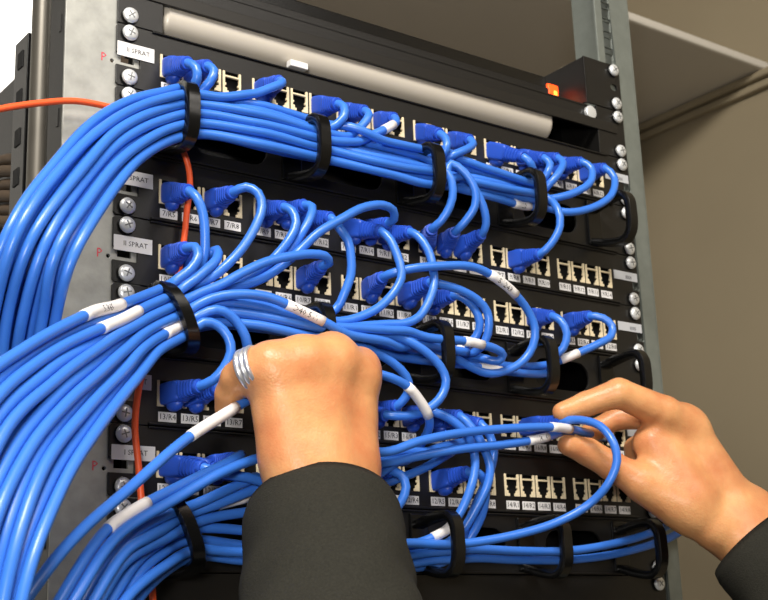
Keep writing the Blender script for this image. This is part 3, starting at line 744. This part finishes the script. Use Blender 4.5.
# ------------------------------------------------------------------ the person's hands and sleeves
def snets(f, lo, hi, h):
    n = np.ceil((hi - lo) / h).astype(int) + 1
    ax = [lo[i] + h * np.arange(n[i]) for i in range(3)]
    G = np.stack(np.meshgrid(*ax, indexing='ij'), -1)
    V = f(G.reshape(-1, 3)).reshape(n)
    Sg = V < 0
    acc = np.zeros((*(n - 1), 3)); cnt = np.zeros(n - 1)
    cs = [(a, b, c) for a in (0, 1) for b in (0, 1) for c in (0, 1)]
    def sl(c): return tuple(slice(c[i], n[i] - 1 + c[i]) for i in range(3))
    for a in cs:
        for i in range(3):
            if a[i]: continue
            b = list(a); b[i] = 1
            va, vb = V[sl(a)], V[sl(b)]; mk = (va < 0) != (vb < 0)
            t = np.where(mk, va / np.where(mk, va - vb, 1), 0)
            p = np.zeros((*(n - 1), 3)); p[...] = a; p[..., i] += t
            acc += np.where(mk[..., None], p, 0); cnt += mk
    act = cnt > 0; idx = -np.ones(n - 1, int); idx[act] = np.arange(act.sum())
    ii = np.argwhere(act); vs = lo + h * (ii + acc[act] / cnt[act][:, None])
    fs = []
    for i in range(3):
        j, k = (i + 1) % 3, (i + 2) % 3
        s0 = [slice(None)] * 3; s1 = [slice(None)] * 3
        s0[i] = slice(0, n[i] - 1); s1[i] = slice(1, n[i])
        ch = Sg[tuple(s0)] != Sg[tuple(s1)]
        for e in np.argwhere(ch):
            if e[j] < 1 or e[k] < 1 or e[j] >= n[j] - 1 or e[k] >= n[k] - 1: continue
            q = []
            for dj, dk in ((-1, -1), (0, -1), (0, 0), (-1, 0)):
                c = e.copy(); c[j] += dj; c[k] += dk; q.append(idx[tuple(c)])
            if not Sg[tuple(e)]: q = q[::-1]
            fs.append(tuple(int(z) for z in q))
    return vs, fs
def smin(a, b, k):
    h = np.clip(.5 + .5 * (b - a) / k, 0, 1); return b * (1 - h) + a * h - k * h * (1 - h)
def cone(p, a, b, ra, rb):
    ab = b - a; t = np.clip(((p - a) @ ab) / (ab @ ab), 0, 1)
    return np.linalg.norm(p - a - t[:, None] * ab, axis=1) - (ra + (rb - ra) * t)
def hand_sdf(spec):
    palm, digits, kp, kd = spec['palm'], spec['digits'], spec['kp'], spec['kd']
    def f(p):
        d = None
        for a, b, ra, rb in palm:
            c = cone(p, a, b, ra, rb); d = c if d is None else smin(d, c, kp)
        out = None
        dig = None
        for ch in digits:
            e = None
            for i in range(len(ch) - 1):
                c = cone(p, ch[i][0], ch[i + 1][0], ch[i][1], ch[i + 1][1]); e = c if e is None else smin(e, c, .0025)
            dig = e if dig is None else smin(dig, e, .0012)
        return smin(d, dig, kd)
    return f
def V3(x, y, d): return np.array(PD(x, y, -d) if d < 0 else P(x, y, d))      # negative d: viewing depth in metres
def chain(*pts): return [(V3(x, y, d), r / 1000) for x, y, d, r in pts]
def seg(a, b): return (V3(*a[:3]), V3(*b[:3]), a[3] / 1000, b[3] / 1000)
left = dict(kp=.014, kd=.008, palm=[
    seg((345, 478, 88, 15), (357, 382, 86, 12)), seg((325, 476, 92, 15), (331, 366, 91, 12)),
    seg((312, 476, 92, 15), (302, 368, 91, 12)), seg((297, 478, 88, 14), (275, 378, 86, 12)),
    seg((325, 570, -.762, 25), (322, 476, 88, 21)), seg((316, 570, -.762, 24), (300, 476, 86, 19)), seg((338, 570, -.762, 24), (348, 476, 86, 17)),
    seg((347, 460, 84, 15), (358, 400, 72, 12)), seg((285, 450, 84, 14), (272, 398, 76, 12)),
    seg((357, 372, 83, 11.5), (332, 361, 87, 11.5)), seg((332, 361, 87, 11.5), (300, 362, 87, 11.5)), seg((300, 362, 87, 11.5), (272, 368, 84, 11.5))],
    digits=[
    chain((354, 380, 86, 12), (360, 366, 80, 11.2), (362, 368, 58, 10), (362, 392, 36, 8.5), (350, 415, 34, 7.5)),
    chain((330, 366, 90, 12), (332, 352, 84, 11.), (333, 356, 56, 9.5), (333, 384, 30, 9), (325, 412, 32, 7.5)),
    chain((303, 366, 89, 12), (301, 360, 84, 11), (296, 356, 56, 10), (298, 386, 30, 8.5), (302, 412, 32, 7.5)),
    chain((282, 372, 87, 12), (268, 364, 84, 12), (250, 368, 78, 10.8), (237, 378, 66, 9.6), (229, 394, 55, 8.4), (225, 408, 49, 6.6)),
    chain((346, 450, 76, 12), (354, 410, 56, 10.5), (346, 385, 42, 9.5), (330, 376, 38, 8))])
right = dict(kp=.013, kd=.008, palm=[
    seg((690, 500, 80, 16), (650, 444, 64, 13)),
    seg((738, 524, 92, 19), (686, 425, 76, 13)), seg((742, 518, 90, 17), (676, 420, 66, 13)), seg((740, 526, 84, 18), (672, 440, 56, 13)),
    seg((735, 532, 84, 18), (665, 462, 48, 13)), seg((712, 527, 88, 16), (646, 485, 64, 13)), seg((690, 500, 80, 18), (660, 440, 66, 13)),
    seg((735, 530, 92, 22), (850, 640, 160, 30)), seg((752, 514, 92, 20), (860, 620, 160, 30))],
    digits=[
    chain((690, 428, 78, 14), (664, 413, 76, 13), (619, 393, 66, 11), (586, 404, 50, 9.2), (562, 412, 42, 7.4)),
    chain((676, 424, 64, 12), (650, 416, 52, 10.5), (618, 418, 34, 9), (595, 430, 24, 8.2), (583, 437, 24, 7)),
    chain((672, 442, 54, 12), (650, 440, 34, 9.5), (635, 448, 18, 8.5), (634, 462, 16, 7.5)),
    chain((664, 462, 46, 11), (648, 466, 28, 8.5), (640, 478, 16, 7.5), (645, 490, 16, 6.8)),
    chain((690, 512, 80, 15), (640, 482, 62, 12.5), (612, 466, 52, 11), (588, 452, 44, 10.2), (568, 445, 40, 8))])
ploc = P(330, 560, 140)
person = thing('person', 'person in dark sleeves, both hands reaching into the blue cables, silver ring on left hand', 'person', ploc)
for sp in (left, right):
    A = [q for s_ in sp['palm'] for q in s_[:2]] + [q[0] for ch in sp['digits'] for q in ch]
    lo = np.min(A, 0) - .036; hi = np.max(A, 0) + .036
    v_, f_ = snets(hand_sdf(sp), lo, hi, .0019)
    h = mesh('hand', v_, f_, M['skin'], person)
    sm = h.modifiers.new('smooth', 'SMOOTH'); sm.factor = .5; sm.iterations = 4

def sleeve(path, name, seed, fold=.0016):
    """path: (x,y,d,half-width mm, half-depth mm); first entry is the cuff hem"""
    ctr = cr([Vector(V3(*q[:3])) for q in path], .006); n = 56; vs = []; fs = []
    m_ = len(ctr); fr = frames(ctr)
    def rad(i):
        t = i / (m_ - 1) * (len(path) - 1); k = min(int(t), len(path) - 2); f = t - k
        return [(path[k][j] * (1 - f) + path[k + 1][j] * f) / 1000 for j in (3, 4)]
    view = RM @ Vector((1, 0, 0))
    rows = []
    def ringrow(i, shrink=0.):
        t = fr[i][0]; u = (view - t * view.dot(t)).normalized(); v = t.cross(u); a, b = rad(i); row = []
        for k in range(n):
            th = 2 * math.pi * k / n
            ds = i * .006
            wob = fold * min(1, ds / .04) * (math.sin(3 * th + ds * 60 + seed) * .6 + math.sin(7 * th - ds * 110 + seed * 2) * .35 + math.sin(ds * 160 + 2 * th) * .6)
            row.append(ctr[i] + u * math.cos(th) * (a - shrink + wob) + v * math.sin(th) * (b - shrink + wob))
        return row
    rows.append(ringrow(8, .0035)); rows.append(ringrow(1, .0032))
    r0 = ringrow(0, .0016); rows.append(r0)
    for i in range(1, m_): rows.append(ringrow(i))
    for r_ in rows: vs += r_
    for i in range(len(rows) - 1):
        for k in range(n): fs.append((i * n + k, i * n + (k + 1) % n, (i + 1) * n + (k + 1) % n, (i + 1) * n + k))
    fs.append(tuple((len(rows) - 1) * n + k for k in range(n)))
    o = mesh(name, vs, fs, M['cloth'], person)
    bm = bmesh.new(); bm.from_mesh(o.data); bmesh.ops.recalc_face_normals(bm, faces=bm.faces); bm.to_mesh(o.data); bm.free()
    return o
sleeve([(321, 512, -.765, 46, 43), (324, 540, -.748, 48.5, 45), (328, 580, -.724, 50, 47), (335, 650, -.684, 53, 50), (347, 760, -.626, 56, 53), (370, 930, -.55, 60, 56)], 'sleeve', .7)
sleeve([(755, 541, 102, 42, 34), (775, 561, 114, 45, 38), (805, 592, 132, 48, 42), (860, 648, 162, 52, 46), (960, 760, 210, 56, 50)], 'sleeve', 2.1)
# silver ring of three bands
c0 = P(252, 368, 79); axis = (P(242, 373, 72) - P(258, 366, 82)).normalized()
u_ = axis.orthogonal().normalized(); v_ = axis.cross(u_)
prof = []
for bnd in (-3.4, 0, 3.4):
    for a in np.linspace(math.pi, 0, 6): prof.append((bnd + 1.6 * math.cos(a), 12.1 + 1.1 * math.sin(a)))
prof += [(5, 11.), (-5, 11.)]
vs = []; fs = []; n = 40; m_ = len(prof)
for k in range(n):
    a = 2 * math.pi * k / n
    for x, rr in prof: vs.append(c0 + axis * (x / 1000) + (u_ * math.cos(a) + v_ * math.sin(a)) * (rr / 1000))
for k in range(n):
    for j in range(m_): fs.append((k * m_ + j, k * m_ + (j + 1) % m_, ((k + 1) % n) * m_ + (j + 1) % m_, ((k + 1) % n) * m_ + j))
ro = mesh('finger_ring', vs, fs, M['ringm'], person); ro['label'] = 'silver ring of three bands'
bm = bmesh.new(); bm.from_mesh(ro.data); bmesh.ops.recalc_face_normals(bm, faces=bm.faces); bm.to_mesh(ro.data); bm.free()
